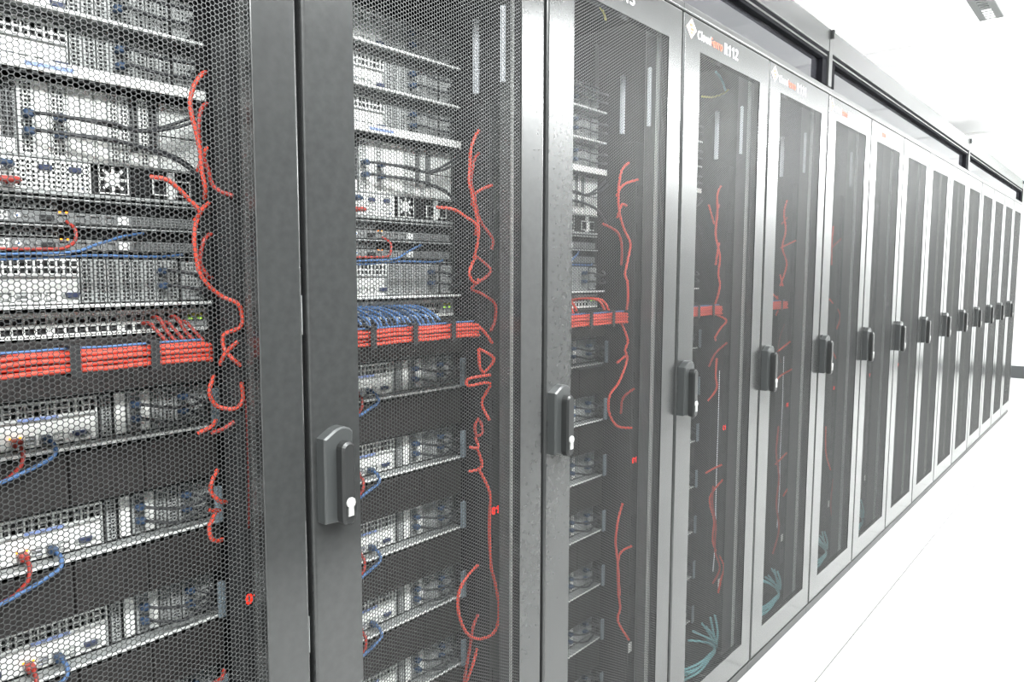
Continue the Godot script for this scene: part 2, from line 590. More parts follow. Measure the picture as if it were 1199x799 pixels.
# ------------------------------------------------------------------ room
func build_room() -> void:
	var x0 := -3.2
	var x1 := 11.57
	var z0 := -2.6
	var z1 := 3.1
	var top := 2.9
	var fl := struct("floor", span(Vector3(x0, FLOOR_Y - 0.14, z0), Vector3(x1, FLOOR_Y - 0.008, z1)), M.joint)
	# raised-floor tiles of the aisle, each a panel of its own
	var tile_mesh := span(Vector3(0.0035, -0.03, 0.0035), Vector3(0.6065, 0, 0.6065), 0.0008)
	var zs := [0.195 - 0.61, 0.195, 0.805, 1.415]
	for i in 24:
		var x := 2.44 - 0.61 * 9 + 0.61 * i
		for z in zs:
			part("tile", tile_mesh, M.tile, fl, Vector3(x, FLOOR_Y, z))
	part("tile", span(Vector3(x0, -0.03, z0), Vector3(x1, 0, 0.195 - 0.612)), M.tile, fl, Vector3(0, FLOOR_Y, 0))
	part("tile", span(Vector3(x0, -0.03, 2.026), Vector3(x1, 0, z1)), M.tile, fl, Vector3(0, FLOOR_Y, 0))
	struct("ceiling", span(Vector3(x0, top, z0), Vector3(x1, top + 0.1, z1)), M.ceiling)
	struct("wall_far", span(Vector3(x1, -0.1, z0 - 0.1), Vector3(x1 + 0.1, top + 0.1, z1 + 0.1)), M.wall)
	struct("wall_near", span(Vector3(x0 - 0.1, -0.1, z0 - 0.1), Vector3(x0, top + 0.1, z1 + 0.1)), M.wall)
	struct("wall_back", span(Vector3(x0, -0.1, z0 - 0.1), Vector3(x1, top + 0.1, z0)), M.wall)
	struct("wall_aisle", span(Vector3(x0, -0.1, z1), Vector3(x1, top + 0.1, z1 + 0.1)), M.wall)
	struct("wall_unseen_side", span(Vector3(2.46, FLOOR_Y, 2.2), Vector3(x1, top, 2.3)), M.wall)  # out of view, placed to brighten reflections in the far doors
	struct("baseboard_far", span(Vector3(x1 - 0.02, FLOOR_Y, z0), Vector3(x1, FLOOR_Y + 0.17, z1), 0.002), M.skirting)
	# shallow ceiling beams across the aisle
	for x in [1.1, 2.9, 4.7, 6.5, 8.3, 10.1]:
		struct("trim_%d" % (1 + int(x / 1.8)), span(Vector3(x, top - 0.02, z0), Vector3(x + 0.12, top, z1), 0.004), M.ceiling)
	# unseen luminaires, out of view, lighting the aisle and the doors
	for L in LAMPS:
		var t := thing("unseen_ceiling_light", "unseen long ceiling luminaire %s" % L[5], "light", Vector3(L[0], top - 0.05, L[1]), "unseen ceiling luminaires")
		part("housing", span(Vector3(-L[2] / 2 - 0.02, -0.02, -L[3] / 2 - 0.02), Vector3(L[2] / 2 + 0.02, 0.05, L[3] / 2 + 0.02), 0.004), M.lamp_body, t)
		part("diffuser", span(Vector3(-L[2] / 2, -0.026, -L[3] / 2), Vector3(L[2] / 2, -0.0202, L[3] / 2), 0.001), M.lamp, t)
		var a := AreaLight3D.new()
		a.name = "lamp_light"
		a.area_size = Vector2(L[2], L[3])
		a.light_energy = L[4]
		a.light_color = Color(0.985, 1.0, 0.998)
		a.shadow_enabled = true
		a.area_range = 30.0
		t.add_child(a)
		a.position = Vector3(0, -0.032, 0)
		a.rotation = Vector3(-PI / 2, 0, 0)
	# upward strips placed to brighten the ceiling; the one on the tray is added
	for L in [[2.5, 2.2, 2.2, "added on top of the grey cable tray"], [5.2, 2.6, 1.2, "under the ceiling past the end of the cable tray"], [8.2, 2.6, 1.2, "under the ceiling at the far end of the row"]]:
		var t9 := thing("ceiling_brightening_light", "upward strip placed to brighten the ceiling, %s" % L[3], "light", Vector3(L[0], 2.718, 0.33), "strips placed to brighten the ceiling")
		part("housing", span(Vector3(-L[1] / 2, -0.012, -0.03), Vector3(L[1] / 2, 0.0, 0.03), 0.002), M.lamp_body, t9)
		part("diffuser", span(Vector3(-L[1] / 2 + 0.01, 0.0002, -0.024), Vector3(L[1] / 2 - 0.01, 0.004, 0.024), 0.001), M.lamp, t9)
		if L[0] > 4.5:
			for x in [-0.8, 0.8]:
				part("hanger", span(Vector3(x - 0.004, 0.0045, -0.004), Vector3(x + 0.004, 0.1815, 0.004)), M.lamp_body, t9)
		var a9 := AreaLight3D.new()
		a9.name = "lamp_light"
		a9.area_size = Vector2(L[1] - 0.02, 0.048)
		a9.light_energy = L[2]
		a9.shadow_enabled = true
		a9.area_range = 30.0
		t9.add_child(a9)
		a9.position = Vector3(0, 0.007, 0)
		a9.rotation = Vector3(PI / 2, 0, 0)
	# added fill strips on the rack roofs, out of view, brightening the ceiling
	for L in [[0.9, "over the second rack"], [3.6, "over the sixth and seventh racks"], [6.3, "over the eleventh and twelfth racks"]]:
		var t8 := thing("ceiling_brightening_light", "added unseen fill light strip on the rack roofs %s" % L[1], "light", Vector3(L[0], 2.181, -0.85), "strips placed to brighten the ceiling")
		part("housing", span(Vector3(-1.2, -0.0122, -0.03), Vector3(1.2, 0.0, 0.03), 0.002), M.lamp_body, t8)
		part("diffuser", span(Vector3(-1.19, 0.0002, -0.024), Vector3(1.19, 0.004, 0.024), 0.001), M.lamp, t8)
		var a8 := AreaLight3D.new()
		a8.name = "lamp_light"
		a8.area_size = Vector2(2.38, 0.048)
		a8.light_energy = 1.4
		a8.shadow_enabled = true
		a8.area_range = 30.0
		t8.add_child(a8)
		a8.position = Vector3(0, 0.007, 0)
		a8.rotation = Vector3(PI / 2, 0, 0)
	# perforated cable tray hanging under the ceiling above the rack fronts
	var tr := thing("cable_tray", "grey perforated metal cable tray hanging under the white ceiling", "cable tray", Vector3(0, 0, 0))
	part("bottom", tray_bottom(), M.tray, tr, Vector3(2.53, 2.70, 0.33))
	for s in [-1, 1]:
		part("side", span(Vector3(1.33, 2.70, 0.33 + s * 0.05 - 0.002), Vector3(3.75, 2.715, 0.33 + s * 0.05 + 0.002)), M.tray, tr)
	for x in [1.5, 2.6, 3.65]:
		part("hanger", span(Vector3(x, 2.7152, 0.379), Vector3(x + 0.02, 2.9, 0.381)), M.tray, tr)
	single("ceiling_pipe", tube([Vector3(1.2, 2.75, 0.50), Vector3(3.0, 2.75, 0.50), Vector3(4.1, 2.75, 0.50)], 0.015, 2, 10), M.lamp_body, "thin white pipe running under the ceiling beside the cable tray", "pipe")

func tray_bottom() -> ArrayMesh:
	var b := nb()
	add_box(b, Vector3(-1.2, -0.002, -0.05), Vector3(1.22, 0, -0.02))
	add_box(b, Vector3(-1.2, -0.002, 0.02), Vector3(1.22, 0, 0.05))
	for k in 60:
		add_box(b, Vector3(-1.2 + k * 0.0405, -0.002, -0.0201), Vector3(-1.2 + k * 0.0405 + 0.018, 0, 0.0201))
	return commit([b])

func build_containment() -> void:
	# glazed frame standing on the racks
	var y0 := 2.169
	var y1 := 2.298
	var y2 := 2.387
	var posts := [-0.6, 2.4, 5.4, 8.4]
	var names := ["over the nearest racks", "over the fifth to ninth racks", "over the last racks"]
	for k in 3:
		var a: float = posts[k] + 0.022
		var b: float = posts[k + 1] - 0.022
		var t := thing("glazed_panel", "grey framed glass containment panel %s" % names[k], "glass panel", Vector3(a, y0, 0), "glass panels above the racks")
		part("top_beam", round_bar(0, b - a, y1 - y0, y2 - y0, -0.06, 0.0, 0.005), M.frame, t)
		part("glass", span(Vector3(0.01, 0.0, -0.034), Vector3(b - a - 0.01, y1 - y0, -0.028)), M.glass, t)
		# black seals: double line under the beam and one at each end
		part("seal", span(Vector3(0.0, y1 - y0 - 0.0105, -0.027), Vector3(b - a, y1 - y0 - 0.0003, -0.003), 0.001), M.gasket, t)
		part("glazing_bead", span(Vector3(0.0, y1 - y0 - 0.019, -0.027), Vector3(b - a, y1 - y0 - 0.0108, -0.004), 0.001), M.frame, t)
		part("seal", span(Vector3(0.0, y1 - y0 - 0.030, -0.027), Vector3(b - a, y1 - y0 - 0.0193, -0.006), 0.001), M.gasket, t)
		for s in 2:
			var x := (b - a - 0.05) if s else 0.0
			part("seal", span(Vector3(x, 0.004, -0.027), Vector3(x + 0.05, y1 - y0 - 0.0305, -0.006), 0.001), M.gasket, t)
	for k in 4:
		var t2 := thing("frame_post", "grey upright post with small clip %s" % ["at the near end of the glass panels", "between the nearest and middle glass panels", "between the middle and far glass panels", "at the far end of the glass panels"][k], "post", Vector3(posts[k], y0, 0), "posts between the glass panels")
		part("upright", span(Vector3(-0.0215, 0, -0.06), Vector3(0.0215, y2 - y0, 0.001), 0.003), M.frame, t2)
		part("clip", span(Vector3(-0.008, y2 - y0 - 0.035, 0.001), Vector3(0.008, y2 - y0 - 0.003, 0.012), 0.002), M.frame, t2)
	# tie beams running back over the racks
	for x in [-0.3, 0.5, 1.3, 2.1, 2.75, 3.5, 4.3, 5.1, 5.9, 6.7, 7.5]:
		var n := int(round((x + 0.3) / 0.8))
		single("tie_beam", span(Vector3(0, 0, -1.0), Vector3(0.14, 0.05, 0.0), 0.003), M.frame, "grey cross beam seen through the glass above the racks, %s from the near end" % ["first", "second", "third", "fourth", "fifth", "sixth", "seventh", "eighth", "ninth", "tenth", "eleventh"][n], "beam", Vector3(x, 2.60, -0.32), "cross beams behind the glass")
	for z in [-0.75, -1.25]:
		single("beam_rail", span(Vector3(-0.6, 2.6505, z - 0.03), Vector3(8.4, 2.9, z + 0.03), 0.003), M.frame, "grey rail under the ceiling carrying the cross beams, %s" % ("nearer the glass" if z > -1.0 else "farther behind the glass"), "rail")

func round_bar(x0: float, x1: float, y0: float, y1: float, z0: float, z1: float, r := 0.005) -> ArrayMesh:
	# a bar along x whose upper and lower front edges are rounded
	var prof := PackedVector2Array()   # (z, y) from the lower back, round the front
	prof.append(Vector2(z0, y0))
	for s in 7:
		var a := -PI / 2 + PI / 2 * s / 6
		prof.append(Vector2(z1 - r + cos(a) * r, y0 + r + sin(a) * r))
	for s in 7:
		var a2 := PI / 2 * s / 6
		prof.append(Vector2(z1 - r + cos(a2) * r, y1 - r + sin(a2) * r))
	prof.append(Vector2(z0, y1))
	var b := nb()
	var n := prof.size()
	for j in n:
		var p := prof[j]
		var q := prof[(j + 1) % n]
		quad(b, Vector3(x1, p.y, p.x), Vector3(x1, q.y, q.x), Vector3(x0, q.y, q.x), Vector3(x0, p.y, p.x))
	for j in range(1, n - 1):
		tri(b, Vector3(x1, prof[0].y, prof[0].x), Vector3(x1, prof[j + 1].y, prof[j + 1].x), Vector3(x1, prof[j].y, prof[j].x))
		tri(b, Vector3(x0, prof[0].y, prof[0].x), Vector3(x0, prof[j].y, prof[j].x), Vector3(x0, prof[j + 1].y, prof[j + 1].x))
	return commit([b])

# ------------------------------------------------------------------ racks
func hex_panel(x0: float, y0: float, x1: float, y1: float) -> ArrayMesh:
	# steel sheet punched with hexagonal holes; front on z = 0, 0.9 mm thick
	var R := 0.00404
	var ri := R * 0.865
	var t := 0.0009
	var v := PackedVector3Array()
	var n := PackedVector3Array()
	var idx := PackedInt32Array()
	var shared := {}
	var dirs := []
	for s in 6:
		dirs.append(Vector2(cos(TAU * s / 6), sin(TAU * s / 6)))
	var cp := R * 1.5
	var rp := R * sqrt(3.0)
	var nc := int((x1 - x0) / cp) + 1
	var nr := int((y1 - y0) / rp) + 1
	var front := Vector3(0, 0, 1)
	for c in nc:
		for r in nr:
			var cx := x0 + c * cp
			var cy := y0 + r * rp + (rp / 2 if c % 2 else 0.0)
			var o := PackedInt32Array()
			var q := PackedInt32Array()
			for s in 6:
				var p: Vector2 = Vector2(cx, cy) + dirs[s] * R
				var key := Vector2i(int(round(p.x * 40000.0)), int(round(p.y * 40000.0)))
				var at: int = shared.get(key, -1)
				if at < 0:
					at = v.size()
					shared[key] = at
					v.append(Vector3(p.x, p.y, 0))
					n.append(front)
				o.append(at)
			var k := v.size()
			for s in 6:
				var d: Vector2 = dirs[s]
				var p2 := Vector3(cx + d.x * ri, cy + d.y * ri, 0)
				v.append(p2)
				n.append(front)
			for s in 6:
				var d2: Vector2 = dirs[s]
				var inward := Vector3(-d2.x, -d2.y, 0)
				var p3 := Vector3(cx + d2.x * ri, cy + d2.y * ri, 0)
				v.append(p3)
				v.append(p3 - Vector3(0, 0, t))
				n.append(inward)
				n.append(inward)
			for s in 6:
				var s2 := (s + 1) % 6
				idx.append_array(PackedInt32Array([o[s], k + s2, o[s2], o[s], k + s, k + s2]))
				var a := k + 6 + s * 2
				var b := k + 6 + s2 * 2
				idx.append_array(PackedInt32Array([a, b + 1, b, a, a + 1, b + 1]))
	var arr := []
	arr.resize(Mesh.ARRAY_MAX)
	arr[Mesh.ARRAY_VERTEX] = v
	arr[Mesh.ARRAY_NORMAL] = n
	arr[Mesh.ARRAY_INDEX] = idx
	var m := ArrayMesh.new()
	m.add_surface_from_arrays(Mesh.PRIMITIVE_TRIANGLES, arr)
	return m

func rack_name(k: int) -> String:
	return "%s rack" % RANK[k + 1]

var rack_proto: Node3D
func build_racks() -> void:
	var t := Node3D.new()
	t.set_meta("called", "server_rack")
	t.set_meta("category", "server rack")
	t.set_meta("group", "server racks standing in a row")
	rack_proto = t
	var y0 := 0.06
	var y1 := 2.142
	# carcass
	for s in 2:
		var x := 0.593 if s else 0.002
		part("side_panel", span(Vector3(x, 0.06, -1.05), Vector3(x + 0.005, 2.1432, -0.03)), M.inside, t)
	part("rear_panel", span(Vector3(0.008, 0.06, -1.05), Vector3(0.592, 2.1432, -1.045)), M.inside, t)
	part("roof", round_bar(0.0006, 0.5994, 2.1432, 2.1685, -1.05, 0.0, 0.006), M.paint, t)
	part("bottom", span(Vector3(0.001, 0.045, -1.05), Vector3(0.599, 0.0585, -0.03)), M.inside, t)
	part("plinth", span(Vector3(0.0, FLOOR_Y, -1.04), Vector3(0.6, 0.0445, -0.008), 0.001), M.plinth, t)
	for s in 2:
		var xa := 0.546 if s else 0.012
		part("upright", span(Vector3(xa, 0.06, -0.085), Vector3(xa + 0.042, 2.1432, -0.048), 0.002), M.channel, t)
		var xb := 0.538 if s else 0.054
		part("upright_edge", span(Vector3(xb, 0.06, -0.0478), Vector3(xb + 0.008, 2.1432, -0.036), 0.003), M.zinc, t)
	for s in 2:
		var xa2 := 0.567 if s else 0.007
		part("mounting_rail", span(Vector3(xa2, 0.06, FACE - 0.05), Vector3(xa2 + 0.022, 2.1, FACE - 0.02), 0.001), M.inside, t)
	# door
	var fr := nb()
	var L := 0.0048
	var R := 0.5952
	var e := 0.006
	var ox0 := 0.0986
	var ox1 := 0.5209
	var oy0 := 0.1498
	var oy1 := 2.0557
	var loops := [[L, y0, R, y1, -0.022]]
	for j in 7:
		var an := PI / 2 * j / 6
		var d := e * (1.0 - cos(an))
		loops.append([L + d, y0 + d, R - d, y1 - d, -e + e * sin(an)])
	loops.append([ox0, oy0, ox1, oy1, 0.0])
	loops.append([ox0 + 0.001, oy0 + 0.001, ox1 - 0.001, oy1 - 0.001, -0.001])
	loops.append([ox0 + 0.001, oy0 + 0.001, ox1 - 0.001, oy1 - 0.001, -0.02])
	loops.append([L, y0, R, y1, -0.022])
	rect_ring(fr, loops)
	var door := part("door", commit([fr]), M.paint, t)
	part("perforated_sheet", hex_panel(ox0 - 0.003, oy0 - 0.003, ox1 + 0.003, oy1 + 0.003), M.sheet, door, Vector3(0, 0, -0.0025))
	# swing handle: angular body, lever, euro cylinder
	var body := PackedVector2Array([Vector2(0.014, 1.034), Vector2(0.070, 1.030), Vector2(0.070, 1.178)])
	for s in 7:
		var a := s / 6.0
		body.append(Vector2(lerpf(0.064, 0.034, a), 1.184 + 0.004 * sin(PI * a)))
	body.append(Vector2(0.014, 1.172))
	part("handle_body", extrude(body, 0.0, 0.022, 0.003), M.handle, door)
	part("handle_lever", extrude(stadium(0.026, 0.138), 0.022, 0.040, 0.004), M.lever, door, Vector3(0.0485, 1.097, 0))
	var key := PackedVector2Array()
	for s in 13:
		var a2 := -0.32 * PI + (TAU - 0.36 * PI) * s / 12.0
		key.append(Vector2(cos(a2), sin(a2)) * 0.0085 + Vector2(0, 0.009))
	key.append(Vector2(-0.005, -0.013))
	key.append(Vector2(0.005, -0.013))
	part("lock_cylinder", extrude(key, 0.040, 0.043, 0.0006), M.lock, door, Vector3(0.0485, 1.058, 0))
	for y in [0.819, 1.338]:
		part("hinge", span(Vector3(0.5953, y, -0.02), Vector3(0.5976, y + 0.062, -0.0055), 0.0008), M.dull, door)
	for k in range(-1, ROW_END):
		var o: Node3D = t.duplicate()
		o.name = numbered("server_rack")
		add_child(o)
		o.position = Vector3(k * PITCH, 0, 0)
		var lab := "tall grey server rack with perforated door, %s from the near end of the row" % RANK[k + 1]
		if k == -1:
			lab = "nearest tall grey server rack with perforated door, cut off by the picture edge"
		if k == ROW_END - 1:
			lab = "tall grey server rack with perforated door at the far end of the row"
		if k >= 1 and k <= 5:
			badge(o, 114 - k)
			lab += ", lettered"
		o.set_meta("label", lab)
	# the facing row, out of view, placed to darken reflections in the near doors
	for k in 7:
		var o2: Node3D = t.duplicate()
		o2.name = numbered("server_rack")
		add_child(o2)
		o2.rotation.y = PI
		o2.position = Vector3(-1.8 + k * PITCH, 0, 1.95)
		o2.set_meta("group", "unseen server racks of the facing row")
		o2.set_meta("label", "unseen grey server rack of the facing row, %s from its near end" % ["first", "second", "third", "fourth", "fifth", "sixth", "seventh"][k])
	t.free()

func badge(o: Node3D, number: int) -> void:
	var door: Node3D = o.get_node("door")
	# emblem: pale diamond tile with red strokes
	var dia := PackedVector2Array([Vector2(0, -0.027), Vector2(0.030, 0), Vector2(0, 0.027), Vector2(-0.030, 0)])
	part("emblem", extrude(dia, 0.0, 0.0006), M.print_pale, door, Vector3(0.043, 2.106, 0))
	var b := nb()
	for s in 4:
		var c := dia[s]
		var d := dia[(s + 1) % 4]
		var p := c * 0.99
		var q := d * 0.99
		quad(b, Vector3(p.x, p.y, 0.0009), Vector3(q.x, q.y, 0.0009), Vector3(q.x * 0.8, q.y * 0.8, 0.0009), Vector3(p.x * 0.8, p.y * 0.8, 0.0009))
	part("emblem_border", commit([b]), M.print_white, door, Vector3(0.043, 2.106, 0))
	var b2 := nb()
	for w in [[-0.010, 0.006, 0.004, 0.012], [-0.004, -0.004, 0.012, 0.001], [-0.006, -0.013, 0.005, -0.009]]:
		add_box(b2, Vector3(w[0], w[1], 0.0006), Vector3(w[2], w[3], 0.0012))
	part("emblem_mark", commit([b2]), M.print_red, door, Vector3(0.043, 2.106, 0))
	part("lettering", text_mesh("Cloud", 0.032, 800), M.print_white, door, Vector3(0.078, 2.080, 0.0006))
	part("lettering", text_mesh("Ferro", 0.032, 800), M.print_red, door, Vector3(0.157, 2.080, 0.0006))
	part("rack_number", text_mesh("R%d" % number, 0.044, 800), M.print_white, door, Vector3(0.247, 2.074, 0.0006))

# ------------------------------------------------------------------ equipment
func vent(w: float, h: float, nx: int, ny: int) -> ArrayMesh:
	return sheet(w, h, nx, ny, 0.74, 0.72, w * 0.14, h * 0.03)

func ports_row(t: Node3D, y: float) -> void:
	for x in [0.269, 0.307, 0.3265]:
		part("network_port", socket(0.0115, 0.010, 0.0012, 0.012, M.port, M.hole), null, t, Vector3(x, y, FACE - 0.002))
	for d in [-0.0034, 0.0034]:
		part("usb_port", socket(0.0125, 0.0042, 0.0008, 0.006, M.port, M.usb), null, t, Vector3(0.289, y + d, FACE - 0.002))
	var v := PackedVector2Array([Vector2(-0.0085, -0.0038), Vector2(0.0085, -0.0038), Vector2(0.0100, 0.0038), Vector2(-0.0100, 0.0038)])
	part("video_port", extrude(v, -0.001, 0.004, 0.001), M.vga, t, Vector3(0.355, y + 0.001, FACE - 0.002))
	for x in [0.342, 0.368]:
		part("jack_screw", extrude(disc(0.0022, 8), 0.0, 0.004), M.port, t, Vector3(x, y + 0.001, FACE - 0.003))
	part("serial_port", extrude(v, -0.001, 0.004, 0.001), M.vga, t, Vector3(0.225, y + 0.001, FACE - 0.002))

func make_server(kind: String) -> Node3D:
	# 2U machine seen from its connector side
	var t := Node3D.new()
	t.set_meta("called", "server_unit")
	t.set_meta("category", "server")
	var H := 2 * U
	part("chassis", span(Vector3(0.10, 0.003, -0.95), Vector3(0.56, H - 0.003, FACE - 0.010), 0.001), M.inside, t)  # steel body coloured dark, painting in the shade behind the vent holes
	part("top_cover", span(Vector3(0.10, H - 0.0028, -0.95), Vector3(0.56, H - 0.001, FACE), 0.0004), M.steel, t)
	var gr := 0.381 if kind == "disk" else 0.365
	var gw := gr - 0.10
	part("vent_grid", sheet(gw, 0.0255, 29 if kind == "disk" else 27, 2, 0.74, 0.72, 0.001, 0.002), M.bright, t, Vector3(0.10 + gw / 2, 0.0650, FACE))
	part("rear_plate", span(Vector3(0.10, 0.010, FACE - 0.008), Vector3(gr - 0.002, 0.0505, FACE - 0.003), 0.0005), M.white_metal, t)
	part("divider", span(Vector3(0.10, 0.0505, FACE - 0.006), Vector3(gr, 0.0522, FACE + 0.001), 0.0004), M.steel, t)
	part("divider", span(Vector3(gr - 0.002, 0.010, FACE - 0.006), Vector3(gr, 0.0505, FACE + 0.001), 0.0004), M.steel, t)
	if kind == "disk":
		part("sticker", box(0.053, 0.0048, 0.0004), M.sticker, t, Vector3(0.2995, 0.0532, FACE + 0.0015))
	ports_row(t, 0.022)
	var sy := 0.0445
	var sh := 0.066
	var slots := []
	if kind == "disk":
		slots = [[0.394, 0.014, 2, 12], [0.4145, 0.016, 0, 0], [0.4345, 0.017, 2, 10], [0.4535, 0.016, 0, 0], [0.4725, 0.016, 2, 12], [0.4915, 0.016, 2, 12], [0.511, 0.017, 2, 10]]
	else:
		for j in 8:
			slots.append([0.376 + j * 0.0188, 0.0165, 2, 11])
	for s in slots:
		if s[2] == 0:
			part("slot_cover", box(s[1], sh, 0.004, 0.0006), M.white_metal, t, Vector3(s[0], sy, FACE))
		else:
			part("slot_cover", vent(s[1], sh, s[2], s[3]), M.steel, t, Vector3(s[0], sy, FACE))
	part("power_supply", sheet(0.034, 0.064, 5, 9, 0.55, 0.55, 0.003, 0.003), M.steel, t, Vector3(0.539, 0.044, FACE + 0.002))
	part("pull_handle", tube([Vector3(0.548, 0.02, FACE), Vector3(0.549, 0.026, FACE + 0.016), Vector3(0.549, 0.046, FACE + 0.018), Vector3(0.548, 0.052, FACE)], 0.0028, 4, 6), M.cord, t)
	# ledge under the face with an upturned lip
	var b := nb()
	add_box(b, Vector3(0.10, 0.0065, FACE), Vector3(0.56, 0.0085, LIP - 0.002))
	for x in [0.35, 0.40, 0.405, 0.42, 0.435, 0.44, 0.46, 0.47, 0.49, 0.50]:
		add_box(b, Vector3(x, 0.0086, FACE + 0.001), Vector3(x + 0.004, 0.0102, FACE + 0.004))
	part("ledge", commit([b]), M.dull, t)
	part("lip", span(Vector3(0.10, 0.0045, LIP - 0.0019), Vector3(0.56, 0.0095, LIP), 0.0006), M.bright, t)
	return t

func make_big_server() -> Node3D:
	# 4U machine with full-height slots over a connector row
	var t := Node3D.new()
	t.set_meta("called", "server_unit")
	t.set_meta("category", "server")
	part("chassis", span(Vector3(0.10, 0.003, -0.95), Vector3(0.56, 0.167, FACE - 0.012), 0.001), M.inside, t)  # dark colour stands in for shade behind the slots and vents
	var y := 0.1115
	var h := 0.107
	var rng := [[0.115, 0.017, "b"], [0.135, 0.017, "v"], [0.155, 0.017, "b"], [0.175, 0.017, "v"], [0.195, 0.017, "b"], [0.215, 0.017, "b"], [0.235, 0.017, "v"], [0.2545, 0.017, "v"], [0.270, 0.008, "v"], [0.2835, 0.015, "k"], [0.3065, 0.021, "v"], [0.327, 0.017, "b"], [0.3475, 0.020, "v"], [0.3685, 0.017, "b"], [0.3875, 0.017, "b"], [0.4065, 0.017, "b"], [0.4245, 0.013, "v"], [0.4400, 0.014, "v"], [0.4555, 0.013, "k"], [0.4700, 0.014, "v"], [0.4850, 0.013, "k"]]
	for s in rng:
		if s[2] == "b":
			part("slot_cover", box(s[1], h, 0.004, 0.0008), M.white_metal, t, Vector3(s[0], y, FACE))
		elif s[2] == "v":
			part("slot_cover", vent(s[1], h, 3 if s[1] > 0.016 else 2, 17), M.bright, t, Vector3(s[0], y, FACE))
		else:
			part("slot_cover", sheet(s[1], h * 0.78, 2, 12, 0.8, 0.8), M.node, t, Vector3(s[0], y + h * 0.11, FACE - 0.001))
			part("slot_cover", box(s[1], h * 0.2, 0.004, 0.0008), M.white_metal, t, Vector3(s[0], y - h * 0.4, FACE))
		part("slot_gap_strip", vent(0.0028, h, 1, 24), M.steel, t, Vector3(s[0] + s[1] / 2 + 0.0012, y, FACE - 0.002))
	for k in 2:
		part("power_supply", sheet(0.062, 0.051, 24, 20, 0.5, 0.5, 0.001, 0.001), M.bright, t, Vector3(0.5265, y - 0.027 + k * 0.054, FACE))
	part("shelf_line", span(Vector3(0.10, 0.0555, FACE - 0.008), Vector3(0.56, 0.0572, FACE + 0.002), 0.0004), M.steel, t)
	# connector row
	part("connector_plate", sheet(0.288, 0.044, 44, 6, 0.55, 0.55, 0.002, 0.002), M.bright, t, Vector3(0.244, 0.032, FACE))
	for x in [0.327, 0.3665]:
		part("video_port", box(0.017, 0.008, 0.006, 0.001), M.vga, t, Vector3(x, 0.0425, FACE + 0.003))
	part("network_port", socket(0.0115, 0.010, 0.0012, 0.012, M.port, M.hole), null, t, Vector3(0.279, 0.040, FACE + 0.001))
	part("network_port", socket(0.0115, 0.010, 0.0012, 0.012, M.port, M.hole), null, t, Vector3(0.279, 0.018, FACE + 0.001))
	part("lamp_spot", extrude(disc(0.002, 8), 0.0, 0.0015), M.vga, t, Vector3(0.376, 0.016, FACE))
	# small fan in a square housing
	var fan := part("fan", socket(0.040, 0.042, 0.002, 0.014, M.bright, M.hole), null, t, Vector3(0.421, 0.034, FACE))
	part("fan_hub", extrude(disc(0.011, 14), -0.010, -0.001, 0.001), M.bright, fan)
	for s in 8:
		var a := TAU * s / 8
		var bl := nb()
		var d := Vector3(cos(a), sin(a), 0)
		var w := Vector3(-sin(a), cos(a), 0) * 0.0022
		quad(bl, d * 0.01 - w, d * 0.0205 - w, d * 0.0205 + w, d * 0.01 + w)
		part("fan_spoke", commit([bl]), M.bright, fan, Vector3(0, 0, -0.002))
	part("dark_vent", sheet(0.030, 0.038, 6, 8, 0.7, 0.7), M.black, t, Vector3(0.4605, 0.034, FACE))
	part("power_inlet", socket(0.020, 0.022, 0.002, 0.010, M.bright, M.hole), null, t, Vector3(0.492, 0.028, FACE))
	part("power_inlet", socket(0.020, 0.022, 0.002, 0.010, M.bright, M.hole), null, t, Vector3(0.530, 0.028, FACE))
	part("connector_plate", span(Vector3(0.505, 0.010, FACE - 0.006), Vector3(0.517, 0.054, FACE), 0.0005), M.bright, t)
	part("bottom_edge", span(Vector3(0.10, 0.004, FACE - 0.02), Vector3(0.56, 0.0085, FACE + 0.002), 0.0005), M.steel, t)
	return t

